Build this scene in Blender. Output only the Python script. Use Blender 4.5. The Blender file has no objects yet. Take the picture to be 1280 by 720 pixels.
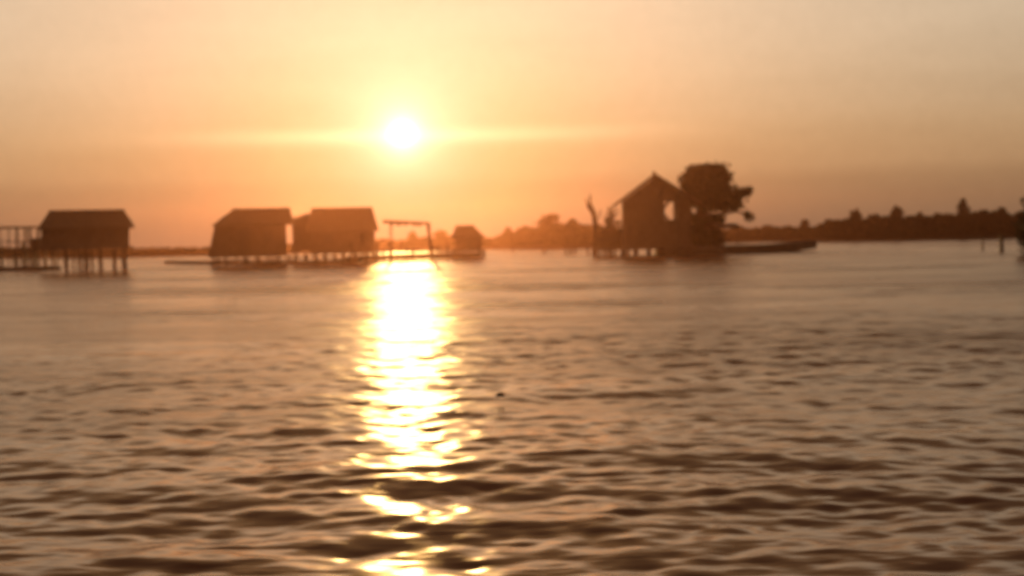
import bpy, bmesh, math, random
import numpy as np
from mathutils import Vector, Matrix, Euler
R = math.radians
random.seed(7); rng = np.random.default_rng(7)
sc = bpy.context.scene
col = sc.collection

# ------------------------------------------------------------------ camera
H = 1.4                                   # eye height above the water, sitting in a small boat
FPX = 1778.0                              # focal length in photograph pixels (50 mm lens)
PITCH = math.atan(63 / FPX); ROLL = -math.atan(28 / 1280)
camd = bpy.data.cameras.new('camera'); cam = bpy.data.objects.new('camera', camd); col.objects.link(cam)
camd.sensor_width = 36; camd.lens = 36 * FPX / 1280
camd.clip_start = .1; camd.clip_end = 5000
CM = Matrix.Translation((0, 0, H)) @ Matrix.Rotation(R(90) - PITCH, 4, 'X') @ Matrix.Rotation(ROLL, 4, 'Z')
cam.matrix_world = CM
camd.dof.use_dof = True; camd.dof.focus_distance = 2.7; camd.dof.aperture_fstop = 4.7
sc.camera = cam
CR = CM.to_3x3()

def ray(px, py): return (CR @ Vector((px - 640, 360 - py, -FPX))).normalized()
def W(px, py, D):                          # point seen at a photo position, D metres ahead
    d = ray(px, py); return Vector((0, 0, H)) + d * (D / d.y)
def G(px, py):                             # the same on the water plane
    d = ray(px, py); return Vector((0, 0, H)) + d * (-H / d.z)

# ------------------------------------------------------------------ sky and sun
SUN = ray(503, 167)
S_EL = math.asin(SUN.z); S_AZ = math.atan2(SUN.x, SUN.y)
w = bpy.data.worlds.new('World'); sc.world = w; w.use_nodes = True
nt = w.node_tree; nt.nodes.clear()
def N(t, **k):
    n = nt.nodes.new(t)
    for a, b in k.items(): setattr(n, a, b)
    return n
def lk(a, b): nt.links.new(a, b)
def M(op, a, b=None, c=None, clamp=False):
    n = N('ShaderNodeMath', operation=op, use_clamp=clamp)
    for i, v in enumerate((a, b, c)):
        if v is None: continue
        if isinstance(v, (int, float)): n.inputs[i].default_value = v
        else: lk(v, n.inputs[i])
    return n.outputs[0]
def vscale(colr, fac):
    n = N('ShaderNodeVectorMath', operation='SCALE')
    if isinstance(colr, tuple): n.inputs[0].default_value = colr
    else: lk(colr, n.inputs[0])
    if isinstance(fac, (int, float)): n.inputs['Scale'].default_value = fac
    else: lk(fac, n.inputs['Scale'])
    return n.outputs[0]
def vadd(a, b, op='ADD'):
    n = N('ShaderNodeVectorMath', operation=op)
    for i, v in enumerate((a, b)):
        if isinstance(v, tuple): n.inputs[i].default_value = v
        else: lk(v, n.inputs[i])
    return n.outputs[0]
tc = N('ShaderNodeTexCoord'); nrm = N('ShaderNodeVectorMath', operation='NORMALIZE'); lk(tc.outputs['Generated'], nrm.inputs[0])
D_ = nrm.outputs[0]
dt = N('ShaderNodeVectorMath', operation='DOT_PRODUCT'); lk(D_, dt.inputs[0]); dt.inputs[1].default_value = SUN
ang = M('MULTIPLY', M('ARCCOSINE', M('MINIMUM', dt.outputs['Value'], 1.0)), 57.29578)      # degrees from the sun
sx = N('ShaderNodeSeparateXYZ'); lk(D_, sx.inputs[0])
el = M('MULTIPLY', M('ARCSINE', sx.outputs['Z']), 57.29578)                                 # degrees above horizon
sky = N('ShaderNodeTexSky', sky_type='NISHITA', sun_disc=False, sun_elevation=S_EL, sun_rotation=S_AZ, air_density=1.6, dust_density=5.0, ozone_density=1.0)
nish = N('ShaderNodeBackground'); nish.inputs['Strength'].default_value = 0.05
tint = vadd(sky.outputs[0], (.33, .31, .36), 'MULTIPLY'); lk(tint, nish.inputs['Color'])
# evening haze: colour by elevation
ramp = N('ShaderNodeValToRGB'); lk(M('DIVIDE', el, 90.0, clamp=True), ramp.inputs[0])
cr = ramp.color_ramp; cr.interpolation = 'B_SPLINE'
stops = [(0.0, (.19, .125, .08)), (.024, (.38, .225, .11)), (.055, (.43, .305, .18)), (.106, (.61, .51, .385)), (.14, (.30, .18, .09)), (.20, (.20, .10, .04)), (.36, (.09, .045, .022)), (.65, (.10, .06, .04)), (1.0, (.09, .06, .045))]
cr.elements[0].position = 0; cr.elements[0].color = (*stops[0][1], 1)
cr.elements[1].position = 1; cr.elements[1].color = (*stops[-1][1], 1)
for p, c in stops[1:-1]:
    e = cr.elements.new(p); e.color = (*c, 1)
side = M('ADD', M('MULTIPLY', M('EXPONENT', M('DIVIDE', ang, -13.0)), .25), .92)
far_side = M('MULTIPLY_ADD', M('EXPONENT', M('DIVIDE', ang, -45.0)), .60, .70)
base = vscale(vscale(ramp.outputs[0], side), far_side)
# uneven haze: thin stretched veils
mp = N('ShaderNodeMapping'); lk(D_, mp.inputs[0]); mp.inputs['Scale'].default_value = (5, 5, 42)
nz = N('ShaderNodeTexNoise'); lk(mp.outputs[0], nz.inputs['Vector']); nz.inputs['Scale'].default_value = 1.0; nz.inputs['Detail'].default_value = 3
nz2 = N('ShaderNodeTexNoise'); lk(D_, nz2.inputs['Vector']); nz2.inputs['Scale'].default_value = 95; nz2.inputs['Detail'].default_value = 4; nz2.inputs['Roughness'].default_value = .7
veil = M('ADD', M('MULTIPLY_ADD', nz.outputs[0], .20, .90), M('MULTIPLY_ADD', nz2.outputs[0], .16, -.08))
base = vscale(base, veil)
# bank of thicker haze lying on the horizon
bankm = M('DIVIDE', M('SUBTRACT', M('ADD', 2.35, M('MULTIPLY', nz.outputs[0], .5)), el), .5, clamp=True)
base = vscale(base, M('MULTIPLY_ADD', bankm, -.13, 1.0))
# the sun's glow
def glow(c, s, wd):
    return vscale(c, M('MULTIPLY', M('EXPONENT', M('MULTIPLY', M('POWER', M('DIVIDE', ang, wd), 1.0), -1.0)), s))
g = vadd(glow((1.0, .74, .44), .14, 5.0), glow((1.0, .90, .66), .95, 1.35))
g = vadd(g, glow((1.0, .95, .75), 2.6, .31))
# thin lit cloud streak crossing at the sun's height
dz = M('DIVIDE', M('SUBTRACT', el, math.degrees(S_EL) - .12), .31)
st = M('EXPONENT', M('MULTIPLY', M('MULTIPLY', dz, dz), -1.0))
stf = M('MULTIPLY', st, M('MULTIPLY', M('EXPONENT', M('MULTIPLY', M('POWER', M('DIVIDE', ang, 7.5), 2.0), -1.0)), M('MULTIPLY_ADD', nz.outputs[0], .5, .75)))
g = vadd(g, vscale((.42, .30, .17), stf))
hz = N('ShaderNodeBackground'); lk(vadd(base, g), hz.inputs['Color'])
ad = N('ShaderNodeAddShader'); lk(nish.outputs[0], ad.inputs[0]); lk(hz.outputs[0], ad.inputs[1])
wo = N('ShaderNodeOutputWorld'); lk(ad.outputs[0], wo.inputs['Surface'])

sd = bpy.data.lights.new('sun', 'SUN'); sd.energy = 2.0; sd.angle = R(.5); sd.color = (1.0, .55, .17)
so = bpy.data.objects.new('sun', sd); col.objects.link(so); so.location = SUN * 300
so.rotation_euler = SUN.to_track_quat('Z', 'Y').to_euler()

sc.view_settings.view_transform = 'Standard'; sc.view_settings.look = 'None'; sc.view_settings.gamma = 1
sc.view_settings.use_curve_mapping = False; sc.view_settings.exposure = -.06
sc.render.engine = 'CYCLES'
cy = sc.cycles
cy.use_denoising = True; cy.denoiser = 'OPENIMAGEDENOISE'; cy.denoising_input_passes = 'RGB_ALBEDO_NORMAL'
cy.pixel_filter_type = 'BLACKMAN_HARRIS'; cy.filter_width = 2.2
cy.max_bounces = 6; cy.volume_bounces = 0; cy.glossy_bounces = 3; cy.diffuse_bounces = 2
cy.sample_clamp_direct = 8; cy.sample_clamp_indirect = 3
cy.use_adaptive_sampling = False

# ------------------------------------------------------------------ materials
def mat(name, c1, c2=None, rough=.85, scale=3.0, stretch=(1, 1, 1), bump=.0, spec=.3, trans=0):
    m = bpy.data.materials.new(name); m.use_nodes = True; t = m.node_tree; b = t.nodes['Principled BSDF']
    b.inputs['Roughness'].default_value = rough; b.inputs['Specular IOR Level'].default_value = spec
    tcn = t.nodes.new('ShaderNodeTexCoord'); mpn = t.nodes.new('ShaderNodeMapping'); mpn.inputs['Scale'].default_value = stretch
    n = t.nodes.new('ShaderNodeTexNoise'); n.inputs['Scale'].default_value = scale; n.inputs['Detail'].default_value = 5
    t.links.new(tcn.outputs['Object'], mpn.inputs[0]); t.links.new(mpn.outputs[0], n.inputs['Vector'])
    r = t.nodes.new('ShaderNodeValToRGB'); r.color_ramp.elements[0].position = .32; r.color_ramp.elements[1].position = .68
    r.color_ramp.elements[0].color = (*c1, 1); r.color_ramp.elements[1].color = (*(c2 or c1), 1)
    t.links.new(n.outputs[0], r.inputs[0]); t.links.new(r.outputs[0], b.inputs['Base Color'])
    if bump:
        bp = t.nodes.new('ShaderNodeBump'); bp.inputs['Distance'].default_value = bump
        t.links.new(n.outputs[0], bp.inputs['Height']); t.links.new(bp.outputs[0], b.inputs['Normal'])
    return m
THATCH = mat('thatch', (.11, .075, .04), (.20, .14, .08), scale=4, stretch=(6, 6, 1), bump=.03)
WOOD = mat('weathered wood', (.07, .05, .035), (.15, .11, .08), scale=5, stretch=(5, 5, .6), bump=.01)
PLANK = mat('plank wall', (.09, .06, .04), (.17, .12, .08), scale=4, stretch=(7, 7, .5), bump=.01)
DARKW = mat('wet piling', (.035, .028, .02), (.07, .055, .04), scale=4, stretch=(3, 3, 1), rough=.6)
LEAF = mat('leaves', (.030, .045, .016), (.065, .085, .03), scale=1.2, rough=.7)
LEAF2 = mat('leaves far', (.035, .045, .02), (.06, .07, .03), scale=.5, rough=.8)
BARK = mat('bark', (.06, .045, .03), (.12, .09, .06), scale=6, stretch=(2, 2, .5), bump=.02)
MUD = mat('mud', (.07, .05, .03), (.13, .10, .06), scale=.7, bump=.05)
PAINT = mat('boat paint', (.06, .07, .06), (.12, .10, .07), scale=2, rough=.5)
CLOTH = mat('awning cloth', (.16, .10, .07), (.22, .15, .10), scale=2)

# ------------------------------------------------------------------ helpers
def tag(o, label=None, cat=None, group=None, kind=None):
    if label: o['label'] = label
    if cat: o['category'] = cat
    if group: o['group'] = group
    if kind: o['kind'] = kind
    return o
def empty(name, loc, rz, label, cat, group=None):
    o = bpy.data.objects.new(name, None); col.objects.link(o); o.location = loc; o.rotation_euler = (0, 0, rz)
    o.empty_display_size = .3
    return tag(o, label, cat, group)
class MB:
    def __init__(s): s.v = []; s.f = []
    def poly(s, pts, faces):
        k = len(s.v); s.v += [tuple(p) for p in pts]; s.f += [tuple(i + k for i in f) for f in faces]; return s
    def box(s, x0, x1, y0, y1, z0, z1):
        return s.poly([(x, y, z) for z in (z0, z1) for x, y in ((x0, y0), (x1, y0), (x1, y1), (x0, y1))],
                      [(3, 2, 1, 0), (4, 5, 6, 7), (0, 1, 5, 4), (1, 2, 6, 5), (2, 3, 7, 6), (3, 0, 4, 7)])
    def tube(s, pts, rad, n=7):
        pts = [Vector(p) for p in pts]; k = len(s.v)
        if not isinstance(rad, (list, tuple)): rad = [rad] * len(pts)
        for i, p in enumerate(pts):
            d = (pts[min(i + 1, len(pts) - 1)] - pts[max(i - 1, 0)]).normalized()
            a = d.cross(Vector((0, 0, 1)) if abs(d.z) < .9 else Vector((1, 0, 0))).normalized(); b = d.cross(a)
            for j in range(n):
                t = 2 * math.pi * j / n; s.v.append(tuple(p + (a * math.cos(t) + b * math.sin(t)) * rad[i]))
        for i in range(len(pts) - 1):
            for j in range(n):
                s.f.append((k + i * n + j, k + i * n + (j + 1) % n, k + (i + 1) * n + (j + 1) % n, k + (i + 1) * n + j))
        s.f.append(tuple(k + j for j in range(n - 1, -1, -1))); e = k + (len(pts) - 1) * n
        s.f.append(tuple(e + j for j in range(n))); return s
    def build(s, name, m, parent=None, smooth=False):
        me = bpy.data.meshes.new(name); me.from_pydata(s.v, [], s.f); me.validate(); me.update()
        bm = bmesh.new(); bm.from_mesh(me); bmesh.ops.recalc_face_normals(bm, faces=bm.faces); bm.to_mesh(me); bm.free()
        me.materials.append(m)
        if smooth: me.polygons.foreach_set('use_smooth', [True] * len(me.polygons))
        o = bpy.data.objects.new(name, me); col.objects.link(o); o.parent = parent; return o
def leaf_mesh(name, blobs, n, size, m, parent=None):
    """leaf-sized quads scattered through a set of ellipsoids (cx,cy,cz,rx,ry,rz)"""
    B = np.array(blobs, float); vol = B[:, 3] * B[:, 4] * B[:, 5]; vol = vol ** .75
    idx = rng.choice(len(B), n, p=vol / vol.sum())
    d = rng.normal(size=(n, 3)); d /= np.linalg.norm(d, axis=1)[:, None]
    r = rng.random(n) ** .45 * (1 + .34 * rng.normal(size=n) * (rng.random(n) < .40))
    # clumping: push the leaves of a blob towards a few twig centres
    P = B[idx, :3] + d * r[:, None] * B[idx, 3:6]
    cl = B[idx, :3] + (lambda q: q / np.linalg.norm(q, axis=1)[:, None])(np.round(d * 2.2) + 1e-3) * B[idx, 3:6] * .85
    P = P * .68 + cl * .32
    return quads(name, P, size, m, parent)
def quads(name, P, size, m, parent=None):
    n = len(P)
    a = rng.normal(size=(n, 3)); a /= np.linalg.norm(a, axis=1)[:, None]
    b = rng.normal(size=(n, 3)); b -= (b * a).sum(1)[:, None] * a; b /= np.linalg.norm(b, axis=1)[:, None]
    s = size * (.55 + .9 * rng.random(n))[:, None]
    c = np.cross(a, b)
    V = np.stack([P - a * s * .6, P + b * s * .36 + c * s * .08, P + a * s * .6, P - b * s * .36 + c * s * .08], 1).reshape(-1, 3)
    me = bpy.data.meshes.new(name); me.vertices.add(4 * n); me.vertices.foreach_set('co', V.ravel())
    me.loops.add(4 * n); me.loops.foreach_set('vertex_index', np.arange(4 * n, dtype=np.int32))
    me.polygons.add(n); me.polygons.foreach_set('loop_start', np.arange(0, 4 * n, 4, dtype=np.int32))
    me.polygons.foreach_set('loop_total', np.full(n, 4, np.int32)); me.update(calc_edges=True)
    me.materials.append(m); o = bpy.data.objects.new(name, me); col.objects.link(o); o.parent = parent; return o

# ------------------------------------------------------------------ water: one sheet, real waves
def make_water():
    rr = [0.6]
    while rr[-1] < 249: rr.append(rr[-1] * 1.0040 + .004)
    rr = np.array(rr)
    fine = np.arange(-27, 27.001, .11); coarse = np.arange(27 + 3, 333, 4.0)
    th = np.radians(np.concatenate([fine, coarse])); nth = len(th)
    RR, TH = np.meshgrid(rr, th, indexing='ij')
    X = RR * np.sin(TH); Y = RR * np.cos(TH)
    cell = np.maximum(RR * .0040, RR * math.radians(.11))
    Z = np.zeros_like(X); un = np.zeros_like(X)
    wr = np.random.default_rng(21)
    # slow patchiness of the chop
    g1 = np.zeros_like(X)
    for i in range(9):
        L = wr.uniform(6, 26); a = wr.uniform(0, 2 * math.pi)
        g1 += np.sin((X * math.sin(a) + Y * math.cos(a)) * 2 * math.pi / L + wr.uniform(0, 6.28))
    g1 = np.clip(1 + .16 * g1, .5, 1.6)
    ncomp = 150
    for i in range(ncomp + 34):
        L = math.exp(wr.uniform(math.log(.17), math.log(2.4))) if i < ncomp else math.exp(wr.uniform(math.log(2.4), math.log(9)))
        a = wr.normal(0, 1.0 if L < .6 else .55 if L < 2.4 else .5) + (.16 if L > 1.2 else -.05)
        slope = (.0088 if L < .5 else .0070) * (1.0 if L < .6 else (.6 / L) ** .5) * wr.uniform(.6, 1.4) * (1.0 if i < ncomp else .7)
        k = 2 * math.pi / L; A = slope / k
        ph = (X * math.sin(a) + Y * math.cos(a)) * k + wr.uniform(0, 6.28)
        wt = np.clip((L / cell - 2.0) / 2.0, 0, 1)
        s = np.sin(ph + .25 * np.sin(ph))
        Z += A * wt * g1 * s
        un += (1 - wt ** 2) * slope ** 2 / 2 * g1 ** 2
    nr = len(rr)
    V = np.stack([X, Y, Z], -1).reshape(-1, 3); V = np.vstack([V, [[0, 0, 0]]])
    i, j = np.meshgrid(np.arange(nr - 1), np.arange(nth), indexing='ij'); j2 = (j + 1) % nth
    F = np.stack([i * nth + j, i * nth + j2, (i + 1) * nth + j2, (i + 1) * nth + j], -1).reshape(-1, 4)[:, ::-1]
    c = len(V) - 1
    me = bpy.data.meshes.new('water'); nq = len(F); ntr = nth
    T = np.stack([np.full(nth, c), (np.arange(nth) + 1) % nth, np.arange(nth)], 1)
    loops = np.concatenate([F.ravel(), T.ravel()]).astype(np.int32)
    me.vertices.add(len(V)); me.vertices.foreach_set('co', V.ravel())
    me.loops.add(len(loops)); me.loops.foreach_set('vertex_index', loops)
    me.polygons.add(nq + ntr)
    me.polygons.foreach_set('loop_start', np.concatenate([np.arange(nq) * 4, nq * 4 + np.arange(ntr) * 3]).astype(np.int32))
    me.polygons.foreach_set('loop_total', np.concatenate([np.full(nq, 4), np.full(ntr, 3)]).astype(np.int32))
    me.polygons.foreach_set('use_smooth', np.ones(nq + ntr, bool)); me.update(calc_edges=True)
    at = me.attributes.new('chop', 'FLOAT', 'POINT')
    at.data.foreach_set('value', np.append(np.sqrt(un).ravel(), 0).astype(np.float32))
    m = bpy.data.materials.new('river water'); m.use_nodes = True; t = m.node_tree; b = t.nodes['Principled BSDF']
    b.inputs['Base Color'].default_value = (.19, .065, .018, 1); b.inputs['IOR'].default_value = 1.31; b.inputs['Specular Tint'].default_value = (1, .62, .35, 1)
    an = t.nodes.new('ShaderNodeAttribute'); an.attribute_name = 'chop'
    mr = t.nodes.new('ShaderNodeMath'); mr.operation = 'POWER'; t.links.new(an.outputs['Fac'], mr.inputs[0]); mr.inputs[1].default_value = .5
    m2 = t.nodes.new('ShaderNodeMath'); m2.operation = 'MULTIPLY_ADD'; t.links.new(mr.outputs[0], m2.inputs[0]); m2.inputs[1].default_value = .48; m2.inputs[2].default_value = .12
    # wind patches: areas of rougher and calmer water
    tcp = t.nodes.new('ShaderNodeTexCoord'); mpp = t.nodes.new('ShaderNodeMapping'); mpp.inputs['Scale'].default_value = (.05, .16, 1)
    npz = t.nodes.new('ShaderNodeTexNoise'); npz.inputs['Scale'].default_value = 1.0; npz.inputs['Detail'].default_value = 5; npz.inputs['Roughness'].default_value = .65
    t.links.new(tcp.outputs['Object'], mpp.inputs[0]); t.links.new(mpp.outputs[0], npz.inputs['Vector'])
    m4 = t.nodes.new('ShaderNodeMath'); m4.operation = 'MULTIPLY_ADD'; t.links.new(npz.outputs[0], m4.inputs[0]); m4.inputs[1].default_value = 2.4; m4.inputs[2].default_value = -.2
    m5 = t.nodes.new('ShaderNodeMath'); m5.operation = 'MULTIPLY'; t.links.new(m2.outputs[0], m5.inputs[0]); t.links.new(m4.outputs[0], m5.inputs[1])
    m6 = t.nodes.new('ShaderNodeMath'); m6.operation = 'MAXIMUM'; t.links.new(m5.outputs[0], m6.inputs[0]); m6.inputs[1].default_value = .07
    t.links.new(m6.outputs[0], b.inputs['Roughness'])
    tcn = t.nodes.new('ShaderNodeTexCoord'); mpn = t.nodes.new('ShaderNodeMapping'); mpn.inputs['Scale'].default_value = (1, 1.9, 1)
    n1 = t.nodes.new('ShaderNodeTexNoise'); n1.inputs['Scale'].default_value = 2.6; n1.inputs['Detail'].default_value = 2.5
    t.links.new(tcn.outputs['Object'], mpn.inputs[0]); t.links.new(mpn.outputs[0], n1.inputs['Vector'])
    bp = t.nodes.new('ShaderNodeBump'); bp.inputs['Distance'].default_value = .012; bp.inputs['Strength'].default_value = 1
    mp3 = t.nodes.new('ShaderNodeMapping'); mp3.inputs['Scale'].default_value = (1, 2.4, 1)
    n3 = t.nodes.new('ShaderNodeTexNoise'); n3.inputs['Scale'].default_value = .45; n3.inputs['Detail'].default_value = 3
    t.links.new(tcn.outputs['Object'], mp3.inputs[0]); t.links.new(mp3.outputs[0], n3.inputs['Vector'])
    mh = t.nodes.new('ShaderNodeMath'); mh.operation = 'MULTIPLY_ADD'; t.links.new(n3.outputs[0], mh.inputs[0]); mh.inputs[1].default_value = 5.0; t.links.new(n1.outputs[0], mh.inputs[2])
    t.links.new(mh.outputs[0], bp.inputs['Height']); t.links.new(bp.outputs[0], b.inputs['Normal'])
    me.materials.append(m)
    o = bpy.data.objects.new('water', me); col.objects.link(o); tag(o, kind='structure')
make_water()

# ------------------------------------------------------------------ far bank
shore = [(-900, 336), (-500, 329), (-100, 324.5), (170, 321.6), (300, 318.5), (430, 315), (520, 312.6), (640, 311), (740, 309.5), (880, 304.5),
         (960, 301.8), (1040, 302), (1120, 300.6), (1200, 298.8), (1290, 297), (1500, 294), (2100, 284)]
rows = []
for px, py in shore:
    p = G(px, py); r0 = math.hypot(p.x, p.y); ux, uy = p.x / r0, p.y / r0
    rows.append([(ux * (r0 + dr), uy * (r0 + dr), z) for dr, z in ((-2, -.5), (0, .02), (1.0, .28), (6, .45))] + [(ux * 246, uy * 246, .5), (ux * 248, uy * 248, -.6)])
mb = MB(); pts = [q for r in rows for q in r]; nr_ = len(rows[0])
mb.poly(pts, [(i * nr_ + j, (i + 1) * nr_ + j, (i + 1) * nr_ + j + 1, i * nr_ + j + 1) for i in range(len(rows) - 1) for j in range(nr_ - 1)])
tag(mb.build('far_bank', MUD, smooth=True), kind='structure')
SX = np.array([s[0] for s in shore], float)
def shore_D(px):                          # forward distance of the bank at a photo column
    py = np.interp(px, SX, [s[1] for s in shore]); return G(px, py).y
# low scrub along the whole bank
prof = [(-900, 305), (-100, 309), (0, 309), (170, 310), (240, 309.5), (300, 308), (430, 303), (476, 300), (500, 300), (530, 298), (560, 294), (600, 295), (612, 298), (630, 292), (650, 286),
        (668, 283.5), (700, 281.5), (740, 281), (800, 287), (880, 286), (940, 284.5), (1000, 284), (1018, 283), (1040, 275.5), (1100, 270.5), (1150, 269), (1200, 267), (1240, 264), (1258, 263), (1266, 269), (1272, 265), (1300, 261), (2100, 250)]
n = 90000
pxs = rng.uniform(-420, 1700, n)
pts = np.zeros((n, 3)); PX = [p[0] for p in prof]; PY = [p[1] for p in prof]
jit = np.interp(pxs, np.arange(-420, 1701, 5), rng.normal(0, .9, len(np.arange(-420, 1701, 5))))
for i in range(n):
    D = shore_D(pxs[i]) + 1.2 + 5 * rng.random()
    x = pxs[i]; top = W(x, np.interp(x, PX, PY) + jit[i] + 1.0, D)
    z = .25 + (top.z - .25) * rng.random()
    pts[i] = (top.x, D, z)
tag(quads('bank_scrub', pts, .42, LEAF2), kind='stuff', label='dark low scrub and reeds lining the far bank', cat='undergrowth')

# ------------------------------------------------------------------ trees
def tree(px, ytop, wpx, D, base_z, label, group=None, name='tree', size=.3, n=420, m=LEAF2, cat='tree', seed=0, shape='round'):
    rd = random.Random(seed + int(px * 7))
    o3 = W(px, 300, D); t = W(px, ytop, D).z; sc_ = D / FPX
    root = empty(name, (o3.x, D, base_z), 0, label, cat, group)
    hh = t - base_z; rw = wpx * sc_ / 2
    lean = rd.uniform(-.12, .12) * hh
    mb = MB().tube([(0, 0, -.2), (lean * .3, 0, hh * .35), (lean * .7, 0, hh * .62), (lean, 0, hh * .85)], [hh * .035, hh * .027, hh * .018, hh * .008])
    for k in range(4):
        a = rd.uniform(0, 6.28); z0 = hh * rd.uniform(.35, .55)
        mb.tube([(lean * .5, 0, z0), (lean * .5 + math.cos(a) * rw * .4, math.sin(a) * rw * .4, z0 + hh * .15), (lean * .5 + math.cos(a) * rw * .75, math.sin(a) * rw * .75, z0 + hh * .22)], [hh * .014, hh * .01, hh * .005], 5)
    mb.build('trunk', BARK, root)
    bl = []
    for k in range(8):
        q = k / 7
        lo_ = .14 if name == 'bush' else .30; zz = hh * (lo_ + (.86 - lo_) * q); wd = rw * 1.25 * (1 - (q ** 3) * (.55 if shape == 'round' else .72))
        a = rd.uniform(0, 6.28); off = wd * rd.uniform(.2, .5)
        bl.append((math.cos(a) * off + lean * .6, math.sin(a) * off * .8, zz, wd * rd.uniform(.5, .75), wd * .6, hh * rd.uniform(.10, .16)))
    bl.append((lean * .8, 0, hh * .86, rw * (.62 if shape == 'round' else .42), rw * .5, hh * .13))
    leaf_mesh('crown', bl, n, size, m, root)
    return root
GR = 'trees along the right bank'
right = [
 (1006, 274.5, 15, 'small upright tree at the left end of the right bank, past the boat bow'),
 (1040, 274, 26, 'low rounded tree between the small upright end tree and the first knob-topped tree'),
 (1070, 262, 22, 'knob-topped tree, the first crown standing up from the left end of the right bank'),
 (1096, 267.5, 22, 'flat low tree filling the dip between the two knob-topped trees of the right bank'),
 (1124, 258, 22, 'rounded knob-topped tree halfway along the right bank, left of the tallest tree'),
 (1149, 265, 15, 'small round tree directly right of the rounded knob-topped tree'),
 (1172, 266, 20, 'low even-topped tree directly left of the tallest tree on the right bank'),
 (1201, 246.5, 21, 'tallest tree of the right bank, narrow with a ragged pointed crown'),
 (1228, 261, 22, 'broad low tree directly right of the tallest tree of the right bank'),
 (1250, 258.5, 19, 'flat-topped tree before the gap near the right edge of the bank'),
 (1290, 262, 26, 'bushy tree past the gap at the right end of the bank, cut by the frame'),
]
for px, yt, wp, lb in right:
    tree(px, yt, wp, shore_D(px) + 4, .4, lb, GR, size=.4, n=650 if px != 1201 else 520, shape='peak' if px == 1201 else 'round')
GC = 'low trees along the middle of the far bank'
for px, yt, wp, lb in [
 (925, 283, 24, 'low bushy tree on the far bank just right of the big tree'),
 (960, 281.5, 26, 'low bushy tree on the far bank behind the middle of the long boat'),
 (985, 282.5, 22, 'low bushy tree on the far bank behind the front of the long boat'),
 (714, 274, 24, 'small round tree directly right of the square clump tree on the middle bank'),
 (686, 267, 42, 'broad square-topped clump tree standing highest on the middle bank'),
 (657, 282.5, 24, 'low tree left of the square-topped clump tree on the middle bank'),
 (634, 285, 12, 'smallest leftmost tree of the middle bank, right of the pier end'),
 (733, 281, 22, 'low spreading tree at the foot of the bare dead trunk')]:
    tree(px, yt, wp, shore_D(px) + 3, .4, lb, GC, size=.36, n=1100)
tree(761, 259, 25, 101, .0, 'thin loose-crowned tree between the dead trunk and the tall house', None, size=.16, n=900, m=LEAF)
GB = 'bushes along the edge of the middle bank'
for px, yt, wp, D, lb in ((484, 299, 24, 102, 'low bush right beside the steep-roofed hut, under the left end of the awning'), (502, 300.5, 22, 101, 'lowest bush on the bank, seen under the middle of the awning'),
                          (517, 289.5, 15, 101, 'tall narrow bush under the right half of the awning'), (533, 296, 22, 103, 'bush by the right leg of the awning'),
                          (553, 288, 30, 104, 'wide bush left of the small hut at the pier end'), (610, 301, 18, 104, 'low bush directly right of the small hut at the pier end'),
                          (729, 286, 28, 104, 'bush on the bank left of the bare dead trunk'), (754, 283, 32, 102, 'wide dark bush under the thin tree, left of the tall house'),
                          (773, 288, 20, 101, 'dark bush touching the left wall of the tall house')):
    tree(px, yt, wp, shore_D(px) + (D - 100) * .5, .3, lb, GB, name='bush', size=.3, n=900, m=LEAF, cat='bush')

# dead tree
p = W(742, 318, 100); root = empty('dead_tree', (p.x, 100, 0), 0, 'bare broken dead trunk leaning left beside the tall house', 'dead tree')
def L(px, py, o, D): q = W(px, py, D); return (q.x - o.x, 0, q.z)
mb = MB(); c = lambda a, b: L(a, b, p, 100)
mb.tube([(0, 0, -.8), c(745, 300), c(745, 284), c(742, 266), c(738, 256), c(737.5, 243)], [.22, .2, .19, .16, .1, .04])
mb.build('trunk', BARK, root)
for pts_, r_ in (([c(742, 268), c(735, 258), c(732, 248)], [.12, .09, .04]), ([c(744, 280), c(749, 270), c(751, 262)], [.08, .05, .03])):
    MB().tube(pts_, r_).build('branch', BARK, root)

# ------------------------------------------------------------------ buildings on stilts
def roof_courses(x0e, x1e, x0r, x1r, dep, ze, zr, courses=6, seed=1, over=.05, nside=26):
    """thatched hip/gable roof of overlapping courses with ragged lower lips; ridge along x"""
    rd = random.Random(seed); mb = MB()
    for cidx in range(courses):
        t0, t1 = cidx / courses, (cidx + 1) / courses + (.03 if cidx < courses - 1 else 0)
        def ring(t, out, jitter):
            xa = x0e + (x0r - x0e) * t - out; xb = x1e + (x1r - x1e) * t + out
            d = dep / 2 * (1 - t) + .03 + out; z = ze + (zr - ze) * t
            P = []
            for k in range(nside): P.append((xa + (xb - xa) * k / nside, -d))
            for k in range(8): P.append((xb, -d + 2 * d * k / 8))
            for k in range(nside): P.append((xb + (xa - xb) * k / nside, d))
            for k in range(8): P.append((xa, d - 2 * d * k / 8))
            return [(x, y, z - (rd.random() * jitter)) for x, y in P]
        lo = ring(t0, over, .09); lo2 = ring(t0, over - .07, 0); hi = ring(min(t1, 1), 0, 0)
        nn = len(lo); k = len(mb.v)
        mb.poly(lo + hi + lo2, [(i, (i + 1) % nn, nn + (i + 1) % nn, nn + i) for i in range(nn)] +
                [((i + 1) % nn, i, 2 * nn + i, 2 * nn + (i + 1) % nn) for i in range(nn)])
        if cidx == courses - 1: mb.f.append(tuple(k + nn + i for i in range(nn)))
        if cidx == 0: mb.f.append(tuple(k + 2 * nn + i for i in range(nn)))
    return mb

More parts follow.
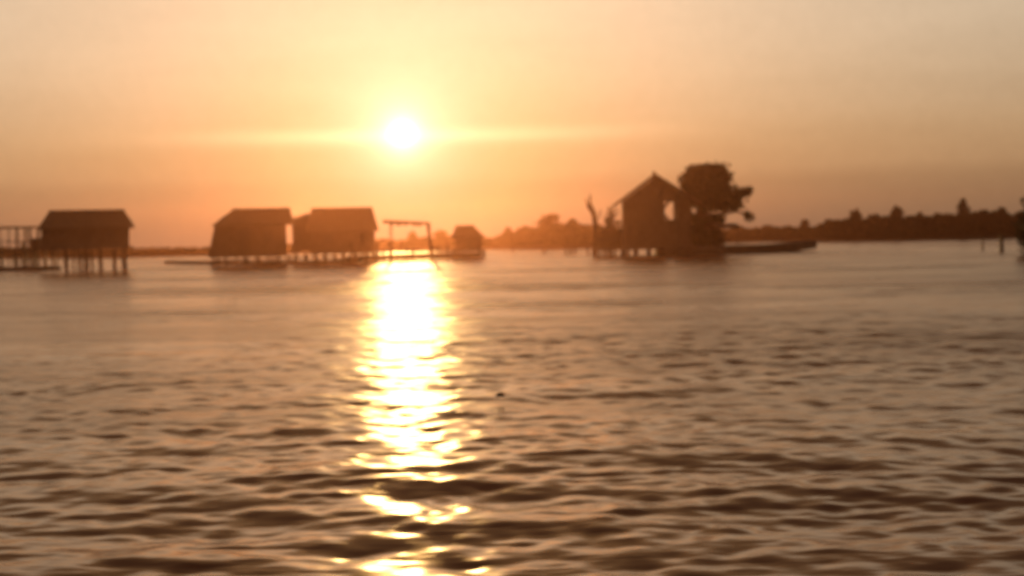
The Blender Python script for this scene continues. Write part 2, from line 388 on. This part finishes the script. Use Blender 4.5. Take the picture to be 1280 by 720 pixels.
def hut(D, x0e, x1e, ye, x0r, x1r, yr, wx0, wx1, yf, dep, stilts, label, rz=0, seed=1, wbase=None, door=None, win=(), deck=(0, 0), stilt_lbl=None, name='stilt_hut'):
    cx = (wx0 + wx1) / 2; o = W(cx, yf, D)
    rz = -math.atan2(o.x, D); cs = math.cos(rz)         # each hut faces the open water where the boat is
    root = empty(name, (o.x, D, 0), rz, label, 'hut', 'thatched huts on stilts')
    X = lambda px, py=yf: (W(px, py, D).x - o.x) * cs
    Z = lambda py, px=cx: W(px, py, D).z
    zf = Z(yf); ze = Z(ye); zr = Z(yr)
    # walls as one tapered shell, slightly flared if wanted
    a0, a1 = X(wx0, ye), X(wx1, ye); b0, b1 = (X(wbase[0]), X(wbase[1])) if wbase else (X(wx0), X(wx1))
    hd = dep / 2 - .25
    wl = MB().poly([(b0, -hd, zf), (b1, -hd, zf), (b1, hd, zf), (b0, hd, zf), (a0, -hd, ze + .12), (a1, -hd, ze + .12), (a1, hd, ze + .12), (a0, hd, ze + .12)],
                   [(0, 1, 5, 4), (1, 2, 6, 5), (2, 3, 7, 6), (3, 0, 4, 7), (0, 3, 2, 1), (4, 5, 6, 7)]).build('wall', PLANK, root)
    r = roof_courses(X(x0e, ye), X(x1e, ye), X(x0r, yr), X(x1r, yr), dep + .5, ze, zr, seed=seed).build('roof', THATCH, root)
    rp = MB().tube([(X(x0r, yr) - .05, 0, zr + .02), (X(x1r, yr) + .05, 0, zr + .02)], .07).build('ridge_pole', WOOD, r)
    fl = MB().box(b0 - deck[0], b1 + deck[1], -hd - .5, hd + .2, zf - .14, zf - .005)
    fl.build('floor', WOOD, root)
    if door:
        dm = MB().box(X(door[0]), X(door[1]), -hd - .03, -hd - .002, zf + .01, zf + (ze - zf) * .85).build('door', WOOD, root)
    for wx in win:
        MB().box(X(wx) - .28, X(wx) + .28, -hd - .03, -hd - .002, zf + (ze - zf) * .42, zf + (ze - zf) * .82).build('shutter', WOOD, root)
    rd = random.Random(seed)
    for i, sx_ in enumerate(stilts):
        for sy in (-hd - .3, hd):
            xx = X(sx_) + (rd.uniform(-.35, .35) if sy > 0 else 0)
            MB().tube([(xx + rd.uniform(-.05, .05), sy, -.9), (xx, sy, zf - .145)], .055 + rd.random() * .03).build('stilt', DARKW, root)
    if len(stilts) > 2:
        MB().tube([(X(stilts[0]) - .1, -hd - .40, zf * .55), (X(stilts[-1]) + .1, -hd - .40, zf * .5)], .045).build('brace', DARKW, root)
    return root, X, Z, zf, hd

hut(85, 49, 167, 284.5, 62, 155, 264, 53, 161, 308, 4.0, [84, 92, 101, 109, 123, 143, 155.5], 'darkest thatched hut at far left, alone on tall thin stilts', seed=3, door=(100, 114), win=(75, 138))
r2 = hut(92, 267, 366.5, 281, 291, 362, 262, 270, 357, 318, 4.2, [268, 282, 296, 309, 320, 334, 348, 358], 'thatched hut of the middle pair with flared left wall, left of its twin', seed=5, wbase=(262, 358), door=(300, 314), win=(335,))
r3, X3, Z3, zf3, hd3 = hut(94, 385, 472, 289, 390, 465, 261, 388, 468, 314, 4.0, [372, 384, 396, 408, 420, 428, 438, 446, 456, 466], 'thatched hut of the middle pair nearest the sun, with steep roof and side lean-to', seed=8, door=(440, 454), win=(412,))
# lean-to of the third hut
zf = Z3(314)
a = (X3(366.5, 290)); b = X3(388, 290) - .005
lt = MB().poly([(a, -1.5, Z3(313, 370)), (b, -1.5, Z3(313, 385)), (b, 1.5, Z3(313, 385)), (a, 1.5, Z3(313, 370)), (a, -1.5, Z3(276.5, 370)), (b, -1.5, Z3(269.5, 385)), (b, 1.5, Z3(269.5, 385)), (a, 1.5, Z3(276.5, 370))],
          [(0, 1, 5, 4), (1, 2, 6, 5), (2, 3, 7, 6), (3, 0, 4, 7), (0, 3, 2, 1), (4, 5, 6, 7)]).build('lean_to', PLANK, r3)
MB().poly([(a - .12, -1.7, Z3(276.3, 370)), (b - .0, -1.7, Z3(268.6, 385)), (b - .0, 1.7, Z3(268.6, 385)), (a - .12, 1.7, Z3(276.3, 370)),
           (a - .12, -1.7, Z3(274.6, 370)), (b - .0, -1.7, Z3(266.8, 385)), (b - .0, 1.7, Z3(266.8, 385)), (a - .12, 1.7, Z3(274.6, 370))],
          [(0, 1, 5, 4), (1, 2, 6, 5), (2, 3, 7, 6), (3, 0, 4, 7), (0, 3, 2, 1), (4, 5, 6, 7)]).build('lean_to_roof', THATCH, lt)
MB().box(X3(366), X3(388) - .6, -1.6, 1.5, Z3(315, 370), Z3(313, 370) - .004).build('lean_to_floor', WOOD, r3)
# small hut at pier end
hut(102, 565, 607, 298, 570, 592, 283, 569, 602, 311, 3.0, [570, 580, 590, 600], 'smallest hut, low and pale in the glare, at the right end of the pier', seed=11, door=(584, 590))

# ------------------------------------------------------------------ tall gabled house
def big_house():
    D = 96; o = W(815, 309, D); rz = -math.atan2(o.x, D) * .6
    root = empty('stilt_house', (o.x, D, 0), rz, 'tall gabled wooden house on stilts with an open porch, left of the big tree', 'house')
    X = lambda px, py: W(px, py, D).x - o.x
    Z = lambda py, px=815: W(px, py, D).z
    zf = Z(308); hy = 2.0
    ax, az = X(817, 221), Z(221); lx, lz = X(767, 258), Z(258.5, 767); rx_, rz_ = X(872, 256), Z(255, 872)
    # room walls: pentagon prism on the left
    wl = X(778, 270); wr = X(829, 270); top = lambda x: (lz + (az - lz) * (x - lx) / (ax - lx) if x < ax else rz_ + (az - rz_) * (rx_ - x) / (rx_ - ax)) - .1
    prof_ = [(wl, zf), (wr, zf), (wr, top(wr)), (ax, top(ax)), (wl, top(wl))]
    k = len(prof_)
    MB().poly([(x, -hy, z) for x, z in prof_] + [(x, hy, z) for x, z in prof_],
              [tuple(range(k)), tuple(range(2 * k - 1, k - 1, -1))] + [(i, i + k, (i + 1) % k + k, (i + 1) % k) for i in range(k)]).build('wall', PLANK, root)
    roof = MB()
    for (x0, z0, x1, z1) in ((lx, lz, ax, az), (rx_, rz_, ax, az)):
        dx, dz_ = x1 - x0, z1 - z0; ln = math.hypot(dx, dz_); nx, nz_ = -dz_ / ln * .07, dx / ln * .07
        if nz_ < 0: nx, nz_ = -nx, -nz_
        nseg = 8
        for s in range(nseg):              # overlapping courses
            u0, u1 = s / nseg - .015, (s + 1) / nseg; lift = .035
            A = (x0 + dx * u0 + nx * .5, z0 + dz_ * u0 + nz_ * .5 + lift); B = (x0 + dx * u1, z0 + dz_ * u1)
            roof.poly([(A[0], -hy - .55, A[1] - .05), (B[0], -hy - .55, B[1] - .05), (B[0], hy + .5, B[1] - .05), (A[0], hy + .5, A[1] - .05),
                       (A[0] + nx, -hy - .55, A[1] + nz_), (B[0] + nx, -hy - .55, B[1] + nz_), (B[0] + nx, hy + .5, B[1] + nz_), (A[0] + nx, hy + .5, A[1] + nz_)],
                      [(0, 3, 2, 1), (4, 5, 6, 7), (0, 1, 5, 4), (1, 2, 6, 5), (2, 3, 7, 6), (3, 0, 4, 7)])
    r = roof.build('roof', THATCH, root)
    MB().tube([(ax, -hy - .6, az + .08), (ax, hy + .5, az + .08)], .09).build('ridge_pole', WOOD, r)
    MB().tube([(ax - .05, -hy - .5, az), (ax - .08, -hy - .5, az + .24)], [.13, .08]).build('finial', WOOD, r)
    # porch gable board closing the right part under the roof
    g0, g1 = wr + .005, X(858, 250)
    zt = Z(253, 838)
    MB().poly([(g0, -hy + .1, zt), (g1, -hy + .1, zt), (g1, -hy + .1, max(top(g1), zt + .02)), (g0, -hy + .1, top(g0)),
               (g0, -hy + .18, zt), (g1, -hy + .18, zt), (g1, -hy + .18, max(top(g1), zt + .02)), (g0, -hy + .18, top(g0))],
              [(0, 1, 2, 3), (7, 6, 5, 4), (0, 4, 5, 1), (1, 5, 6, 2), (2, 6, 7, 3), (3, 7, 4, 0)]).build('gable_board', PLANK, root)
    for y_ in (-hy + .14, hy - .1):
        MB().box(X(843.5, 270), X(847, 270), y_ - .1, y_ + .1, zf, top(X(846, 270)) - .06).build('porch_post', WOOD, root)
    MB().box(X(847, 270), X(861, 270), -hy + .3, hy - .3, zf, top(X(861, 270)) - .05).build('wall', PLANK, root)
    MB().box(wr + .005, X(846.5, 280), -hy + .17, -hy + .23, zf + .01, Z(275.5)).build('railing', PLANK, root)
    dr = MB().box(X(795, 280), X(806, 280), -hy - .035, -hy - .003, zf + .01, zf + 1.75).build('door', WOOD, root)
    MB().box(X(783, 280), X(790, 280), -hy - .035, -hy - .003, zf + .8, zf + 1.5).build('shutter', WOOD, root)
    MB().box(X(742, 309), X(862, 309), -hy - 1.0, hy + .2, zf - .16, zf - .004).build('floor', WOOD, root)
    MB().box(X(745, 300), X(777.5, 300) - .02, -hy + .5, -hy + .58, zf + .005, Z(288)).build('woven_screen', THATCH, root)
    MB().box(X(752, 300), X(768, 300), -hy + .6, -hy + 1.4, zf + .005, Z(284)).build('shed', PLANK, root)
    for xa_, za_, xb_, zb_ in ((829, 260, 836, 252), (846, 262, 840, 252), (829, 270, 834, 276)):
        MB().tube([(X(xa_, 270), -hy + .2, Z(za_)), (X(xb_, 270), -hy + .2, Z(zb_))], .09).build('brace', WOOD, root)
    rd = random.Random(4)
    for px in (750.5, 757, 764, 777, 781, 792, 808):
        x = X(px, 315)
        MB().tube([(x + rd.uniform(-.08, .08), -hy - .8, -.9), (x, -hy - .8, zf - .165)], rd.uniform(.07, .12)).build('stilt', DARKW, root)
        MB().tube([(x + .3, hy - .2, -.9), (x + .3, hy - .2, zf - .165)], .08).build('stilt', DARKW, root)
    MB().tube([(X(742, 309) + .1, -hy - .9, zf + .55), (X(776, 309), -hy - .9, zf + .55)], .04).build('rail', WOOD, root)
    for px in (744, 753, 766):
        MB().tube([(X(px, 309), -hy - .9, zf), (X(px, 309), -hy - .9, zf + .65)], .04, 6).build('rail_post', WOOD, root)
big_house()

# ------------------------------------------------------------------ islet, its tree and bushes
cI = W(862, 318, 97); mb = MB(); nn = 40; rd = random.Random(2)
edge = [(rd.uniform(.9, 1.08)) for _ in range(nn)]
rings = []
for f, z in ((1.08, -.5), (1.0, .02), (.95, .32), (.8, .5), (.4, .62)):
    rings.append([(cI.x + math.cos(2 * math.pi * i / nn) * 2.5 * f * edge[i], 97 + math.sin(2 * math.pi * i / nn) * 4.6 * f * edge[i], z + (rd.uniform(-.05, .05) if z > .2 else 0)) for i in range(nn)])
pts = [q for r in rings for q in r]
mb.poly(pts, [(a * nn + i, a * nn + (i + 1) % nn, (a + 1) * nn + (i + 1) % nn, (a + 1) * nn + i) for a in range(len(rings) - 1) for i in range(nn)] + [tuple((len(rings) - 1) * nn + i for i in range(nn))])
tag(mb.build('islet', MUD, smooth=True), kind='structure')

DT = 97; oT = W(872, 312, DT); root = empty('broad_tree', (oT.x, DT, .4), 0, 'biggest tree, broad dark crown with a lobe to the right, beside the tall house', 'tree')
def TL(px, py): q = W(px, py, DT); return (q.x - oT.x, 0, q.z - .4)
mb = MB()
mb.tube([(0, 0, -.4), TL(871, 296), TL(869, 282), TL(873, 266), TL(880, 248), TL(884, 230)], [.34, .28, .25, .22, .16, .07], 9)
for pts_ in ([TL(870, 280), TL(862, 262), TL(858, 244)], [TL(873, 268), TL(890, 262), TL(908, 252), TL(926, 246)], [TL(876, 258), TL(892, 244), TL(902, 230)], [TL(872, 270), TL(900, 268), TL(920, 264), TL(936, 269)], [TL(870, 284), TL(885, 277), TL(897, 274)]):
    mb.tube(pts_, [.15 * (1 - i / len(pts_)) + .02 for i in range(len(pts_))], 6)
mb.build('trunk', BARK, root)
s_ = DT / FPX
bl = []
for bx, by, rx, ry in ((884, 216, 19, 11.5), (868, 213, 12, 8), (904, 229, 8, 11), (857, 226, 9, 9), (872, 224, 13, 12), (896, 213, 14, 8), (902, 222, 11, 9), (862, 234, 11, 11), (883, 234, 24, 15), (899, 240, 17, 13), (852, 246, 6, 7),
                       (925, 242, 10, 7.5), (935, 239, 5.5, 5), (914, 246, 14, 10), (916, 256, 12, 7), (885, 250, 26, 9), (868, 252, 14, 8), (903, 258, 14, 6),
                       (936.5, 271, 6.5, 6), (932, 267, 4, 4), (853, 258, 6, 8), (886, 262, 14, 3), (880, 276, 20, 8), (866, 279, 10, 10), (897, 275, 9, 6), (872, 287, 14, 7), (860, 270, 6, 9)):
    q = TL(bx, by); bl.append((q[0], random.uniform(-.5, .5), q[2], rx * s_ * 1.12, max(rx, ry) * s_ * .9, ry * s_ * 1.12))
leaf_mesh('crown', bl, 12500, .2, LEAF, root)
for px, yt, wp, D, lb in ((832, 294, 30, 96, 'low bush under the porch of the tall house'), (893, 284, 26, 97, 'bush on the right tip of the islet below the big tree'),
                          (858, 285, 30, 98, 'dense bush between the porch and the big tree trunk'), (878, 288, 26, 95.3, 'round bush at the waterside in front of the big tree trunk')):
    z0 = .35; o3 = W(px, 300, D); hh = W(px, yt, D).z - z0; rw = wp * D / FPX / 2
    rt = empty('bush', (o3.x, D, z0), 0, lb, 'bush', 'bushes on the islet')
    mb = MB()
    for k in range(5):
        a = k * 1.26; mb.tube([(0, 0, -.1), (math.cos(a) * rw * .3, math.sin(a) * rw * .3, hh * .4), (math.cos(a) * rw * .6, math.sin(a) * rw * .5, hh * .7)], [.04, .03, .01], 5)
    mb.build('stem', BARK, rt)
    leaf_mesh('foliage', [(0, 0, hh * .5, rw * .9, rw * .8, hh * .5), (-rw * .5, 0, hh * .35, rw * .5, rw * .6, hh * .35), (rw * .5, 0, hh * .35, rw * .5, rw * .6, hh * .35)], 900, .2, LEAF, rt)

# ------------------------------------------------------------------ long boat
def boat():
    A = G(826, 319.5); B = G(1008, 314.2); ln = (B - A).length
    rz = math.atan2(B.y - A.y, B.x - A.x)
    root = empty('long_boat', (A.x, A.y, 0), rz, 'long low wooden boat moored right of the islet, its raised bow pointing right', 'boat')
    st = []; nS = 22
    for i in range(nS + 1):
        t = i / nS; x = ln * t + (.9 if i == nS else 0)
        wd = 1.05 * (min(1, (t + .06) * 5) ** .5) * (1 - max(0, (t - .7) / .3) ** 2 * .97)
        sh = .56 + .22 * max(0, (t - .72) / .28) ** 2 + .10 * max(0, (.15 - t) / .15)
        kl = -.22 + .62 * max(0, (t - .88) / .12) ** 1.6
        st.append([(x, -wd, sh), (x, -wd * .82, kl * .3 + .1), (x, -wd * .3, kl), (x, wd * .3, kl), (x, wd * .82, kl * .3 + .1), (x, wd, sh),
                   (x, wd * .88 - .005, sh), (x, wd * .75, .16 + max(kl, 0) * .7), (x, -wd * .75, .16 + max(kl, 0) * .7), (x, -wd * .88 + .005, sh)])
    m = 10; pts = [q for s in st for q in s]
    fs = [(a * m + i, a * m + (i + 1) % m, (a + 1) * m + (i + 1) % m, (a + 1) * m + i) for a in range(nS) for i in range(m)]
    fs += [tuple(range(m)), tuple(nS * m + i for i in range(m - 1, -1, -1))]
    h = MB().poly(pts, fs).build('hull', PAINT, root)
    for t in (.12, .26, .42, .58, .72, .82):
        MB().box(ln * t - .12, ln * t + .12, -.78, .78, .42, .47).build('thwart', WOOD, h)
    # canopy near the stern
    cx0, cx1 = ln * .36, ln * .47
    posts = [(cx0, -.8), (cx1, -.8), (cx0, .8), (cx1, .8)]
    for x, y in posts: MB().tube([(x, y, .3), (x, y, 1.72)], .035, 6).build('canopy_post', WOOD, root)
    cm = MB(); k = 8
    up = [(y, 1.72 + .28 * math.cos(y / .95 * math.pi / 2)) for y in [-.95 + 1.9 * i / k for i in range(k + 1)]]
    P = [(x, y, z + dz_) for dz_ in (0, .05) for x in (cx0 - .25, cx1 + .25) for y, z in up]; q = k + 1
    f = []
    for i in range(k):
        f += [(i, i + 1, q + i + 1, q + i), (2 * q + i, 3 * q + i, 3 * q + i + 1, 2 * q + i + 1), (i, 2 * q + i, 2 * q + i + 1, i + 1), (q + i, q + i + 1, 3 * q + i + 1, 3 * q + i)]
    f += [(0, q, 3 * q, 2 * q), (k, 2 * q + k, 3 * q + k, q + k)]
    cm.poly(P, f).build('canopy', CLOTH, root)
boat()

# ------------------------------------------------------------------ piers, rafts, posts
def raft(pxs_, label, name='bamboo_raft', th=.26, wid=1.3, cat='raft', nlog=5):
    P = [G(a, b) for a, b in pxs_]; root = empty(name, (P[0].x, P[0].y, 0), 0, label, cat)
    Q = [q - P[0] for q in P]
    for k in range(nlog):
        off = Vector((0, (k + .5) / nlog * wid, 0))
        MB().tube([(v.x, v.y + off.y, th * .35 + .02 * (k % 2)) for v in Q], th * .42, 7).build('log', DARKW, root)
    for a, b in zip(Q[:-1], Q[1:]):
        nseg = max(2, int((b - a).length / 1.5))
        for i in range(nseg):
            v = a.lerp(b, (i + .5) / nseg)
            MB().box(v.x - .07, v.x + .07, v.y + .02, v.y + wid - .02, th * .79, th * .79 + .05).build('cross_slat', WOOD, root)
    return root
raft([(-70, 340), (68, 337.5)], 'low dark raft floating under the walkway at far left')
raft([(206, 330), (262, 331)], 'narrow raft sticking out left of the flared-wall hut', nlog=4, wid=1.0)
raft([(262.5, 331.4), (350, 331), (440, 328)], 'long raft moored in front of the middle pair of huts', wid=1.4)

def pier(pts_px, zdeck_py, xs, label, name='pier', wid=1.1, beam=True, rail=None):
    P = [G(a, b) for a, b in pts_px]; o = P[0]; root = empty(name, (o.x, o.y, 0), 0, label, 'pier')
    def at(px):
        for (a, A), (b, B) in zip(zip(pts_px, P), list(zip(pts_px, P))[1:]):
            if a[0] <= px <= b[0] + 1e-6: return A.lerp(B, (px - a[0]) / (b[0] - a[0]))
        return P[-1]
    zd = [W(a[0], z, p.y).z for a, z, p in zip(pts_px, zdeck_py, P)]
    mb = MB()
    for i in range(len(P) - 1):
        a, b = P[i] - o, P[i + 1] - o
        pts_ = [(a.x, a.y - .1, zd[i]), (b.x, b.y - .1, zd[i + 1]), (b.x, b.y + wid, zd[i + 1]), (a.x, a.y + wid, zd[i])]
        mb.poly([(x, y, z - .14) for x, y, z in pts_] + pts_, [(3, 2, 1, 0), (4, 5, 6, 7), (0, 1, 5, 4), (1, 2, 6, 5), (2, 3, 7, 6), (3, 0, 4, 7)])
    mb.build('deck', WOOD, root)
    rd = random.Random(int(pts_px[0][0]))
    for px in xs:
        p_ = at(px) - o; z = float(np.interp(px, [a[0] for a in pts_px], zd))
        ex = rd.choice((0, 0, .25, .5))
        MB().tube([(p_.x + rd.uniform(-.06, .06), p_.y - .18, -.9), (p_.x, p_.y - .18, z + ex)], rd.uniform(.06, .09)).build('post', DARKW, root)
        MB().tube([(p_.x + .25, p_.y + wid - .1, -.9), (p_.x + .25, p_.y + wid - .1, z - .145)], .06).build('post', DARKW, root)
    if beam:
        MB().tube([((p_ - o).x, (p_ - o).y - .3, .22 + .02 * i) for i, p_ in enumerate(P)], .20).build('beam', DARKW, root)
    if rail:
        MB().tube([((p_ - o).x, (p_ - o).y - .1, z + rail) for p_, z in zip(P, zd)], .035).build('rail', WOOD, root)
    return root
pier([(436, 328.5), (500, 325.5), (600, 323.2)], [313, 311.5, 310.5], [440, 446, 452, 458, 466, 472, 480, 490, 502, 509, 517, 528, 541, 547, 553, 560, 568, 580, 590, 599], 'long plank pier running right from the huts below the sun')
pier([(-60, 338.5), (70, 336)], [312, 311], [-40, -20, 4, 20, 31, 44, 58, 68], 'raised walkway at far left leading to the dark hut', beam=False, rail=.5, wid=1.6)

def frame(D, xa, xb, ya, yb, ybase, legs, label, thick, name, cat, dep=1.8, ragged=0):
    o = W((xa + xb) / 2, ybase, D); root = empty(name, (o.x, D, 0), 0, label, cat)
    X = lambda a, b: W(a, b, D).x - o.x
    Z = lambda a, b: W(a, b, D).z
    rd = random.Random(9); k = 18; mb = MB()
    top = []; bot = []
    for i in range(k + 1):
        t = i / k; px = xa + (xb - xa) * t; py = ya + (yb - ya) * t
        x, z = X(px, py), Z(px, py)
        j = rd.uniform(0, ragged)
        for y_ in (-dep / 2, dep / 2): top.append((x, y_, z)); bot.append((x, y_, z - thick - j))
    m = 2 * (k + 1)
    f = []
    for i in range(k):
        a = 2 * i
        f += [(a, a + 2, a + 3, a + 1), (m + a, m + a + 1, m + a + 3, m + a + 2), (a, m + a, m + a + 2, a + 2), (a + 1, a + 3, m + a + 3, m + a + 1)]
    f += [(0, 1, m + 1, m), (2 * k, m + 2 * k, m + 2 * k + 1, 2 * k + 1)]
    mb.poly(top + bot, f).build('roof', THATCH, root)
    for px, px2 in legs:
        t = (px - xa) / (xb - xa); z = Z(px, ya + (yb - ya) * t) - thick * .5
        for y_ in (-dep / 2 + .1, dep / 2 - .1):
            MB().tube([(X(px2, ybase), y_, -.8), (X(px, 300), y_, z)], .035 if px in (489, 6) else .075).build('post', WOOD, root)
frame(97, 480, 537, 275, 278, 322, [(489, 489), (535.5, 541)], 'open flat thatched awning on thin posts over the pier', .10, 'awning', 'awning', ragged=.28)
frame(92, -14, 47, 283.5, 283, 334, [(6, 6), (27, 27), (43, 43)], 'light open pole shelter left of the dark hut', .09, 'pole_shelter', 'shelter', ragged=.06)
# basket on the walkway
q = G(43, 336.5); z0 = W(43, 311.2, q.y).z + .01
root = empty('basket', (q.x, q.y + .7, z0), 0, 'round woven basket on the walkway against the dark hut', 'basket')
mb = MB(); kk = 14; prf = [(.30, 0), (.36, .25), (.38, .5), (.33, .66)]
for a, (r_, z_) in enumerate(prf):
    mb.v += [(r_ * math.cos(2 * math.pi * i / kk), r_ * math.sin(2 * math.pi * i / kk), z_) for i in range(kk)]
    if a: mb.f += [((a - 1) * kk + i, (a - 1) * kk + (i + 1) % kk, a * kk + (i + 1) % kk, a * kk + i) for i in range(kk)]
mb.f += [tuple(range(kk - 1, -1, -1))]
mb.build('body', THATCH, root)
MB().tube([(.35 * math.cos(2 * math.pi * i / kk), .35 * math.sin(2 * math.pi * i / kk), .67) for i in range(kk + 1)], .035, 5).build('rim', WOOD, root)

def stake(px, ytop, ybase, rad, label, group='mooring stakes standing in the water'):
    b = G(px, ybase); t = W(px + random.uniform(-1, 1), ytop, b.y)
    root = empty('mooring_stake', (b.x, b.y, 0), 0, label, 'stake', group)
    MB().tube([(0, 0, -.9), (0, 0, .0), ((t.x - b.x), 0, t.z)], [rad * 1.1, rad, rad * .75]).build('pole', DARKW, root)
    MB().tube([((t.x - b.x) * .8, -rad, t.z * .8 - .03), ((t.x - b.x) * .8, -rad, t.z * .8 + .05)], rad * 1.15, 8).build('rope_ring', THATCH, root)
stake(1228, 296, 312, .07, 'thin stake in the water, left of the thick one near the right edge')
stake(1252, 294, 315, .13, 'thick stake in the water near the right edge')
stake(641, 306, 316, .09, 'short stake in the water by the left end of the middle trees')
stake(680, 306, 317.5, .10, 'short stake in the water below the square-topped clump tree')
stake(707, 303, 318.5, .08, 'leftmost stake of the close trio left of the tall house')
stake(713, 304, 319, .10, 'middle stake of the close trio left of the tall house')
stake(719, 303, 318, .08, 'rightmost stake of the close trio left of the tall house')
stake(735, 303, 319, .08, 'lone stake between the close trio and the deck of the tall house')

# leafy tree standing in the water at the right edge
D = G(1284, 319).y; o = W(1286, 319, D)
root = empty('mangrove_tree', (o.x + .12, D, 0), 0, 'nearer mangrove tree on bent roots, cut off by the right edge', 'tree')
C = lambda a, b: (W(a, b, D).x - o.x, 0, W(a, b, D).z)
mb = MB().tube([C(1281, 300), C(1285, 280), C(1286, 262), C(1283, 246)], [.12, .1, .07, .03])
for a in (1270, 1277, 1286, 1294, 1300): mb.tube([(C(a, 320)[0], random.uniform(-.5, .5), -.6), C(a * .6 + 1282 * .4, 310), C(1281, 299)], [.04, .045, .06], 6)
mb.build('trunk', BARK, root)
leaf_mesh('crown', [(*C(1281, 251), .35, .4, .3), (*C(1290, 262), .6, .5, .5), (*C(1283, 281), .75, .7, .9), (*C(1280, 296), .55, .6, .5), (*C(1295, 290), .8, .7, 1.0)], 1300, .16, LEAF, root)

# bit of driftwood
p = G(626, 502); root = MB().tube([(-.035, 0, 0), (0, .01, .012), (.035, 0, .004)], [.014, .022, .012]).build('driftwood', DARKW)
root.location = (p.x, p.y, .05); tag(root, 'tiny dark piece of driftwood afloat right of the sun glitter', 'driftwood')

# ------------------------------------------------------------------ haze
hm = bpy.data.materials.new('evening haze'); hm.use_nodes = True; t = hm.node_tree; t.nodes.clear()
ou = t.nodes.new('ShaderNodeOutputMaterial'); pv = t.nodes.new('ShaderNodeVolumePrincipled')
pv.inputs['Color'].default_value = (.92, .42, .27, 1); pv.inputs['Density'].default_value = .00044; pv.inputs['Anisotropy'].default_value = .885
t.links.new(pv.outputs[0], ou.inputs['Volume'])
hb = MB().box(-262, 262, -262, 262, -2.0, 7.6).build('haze', hm); tag(hb, 'warm evening haze over the water', 'haze', kind='stuff')
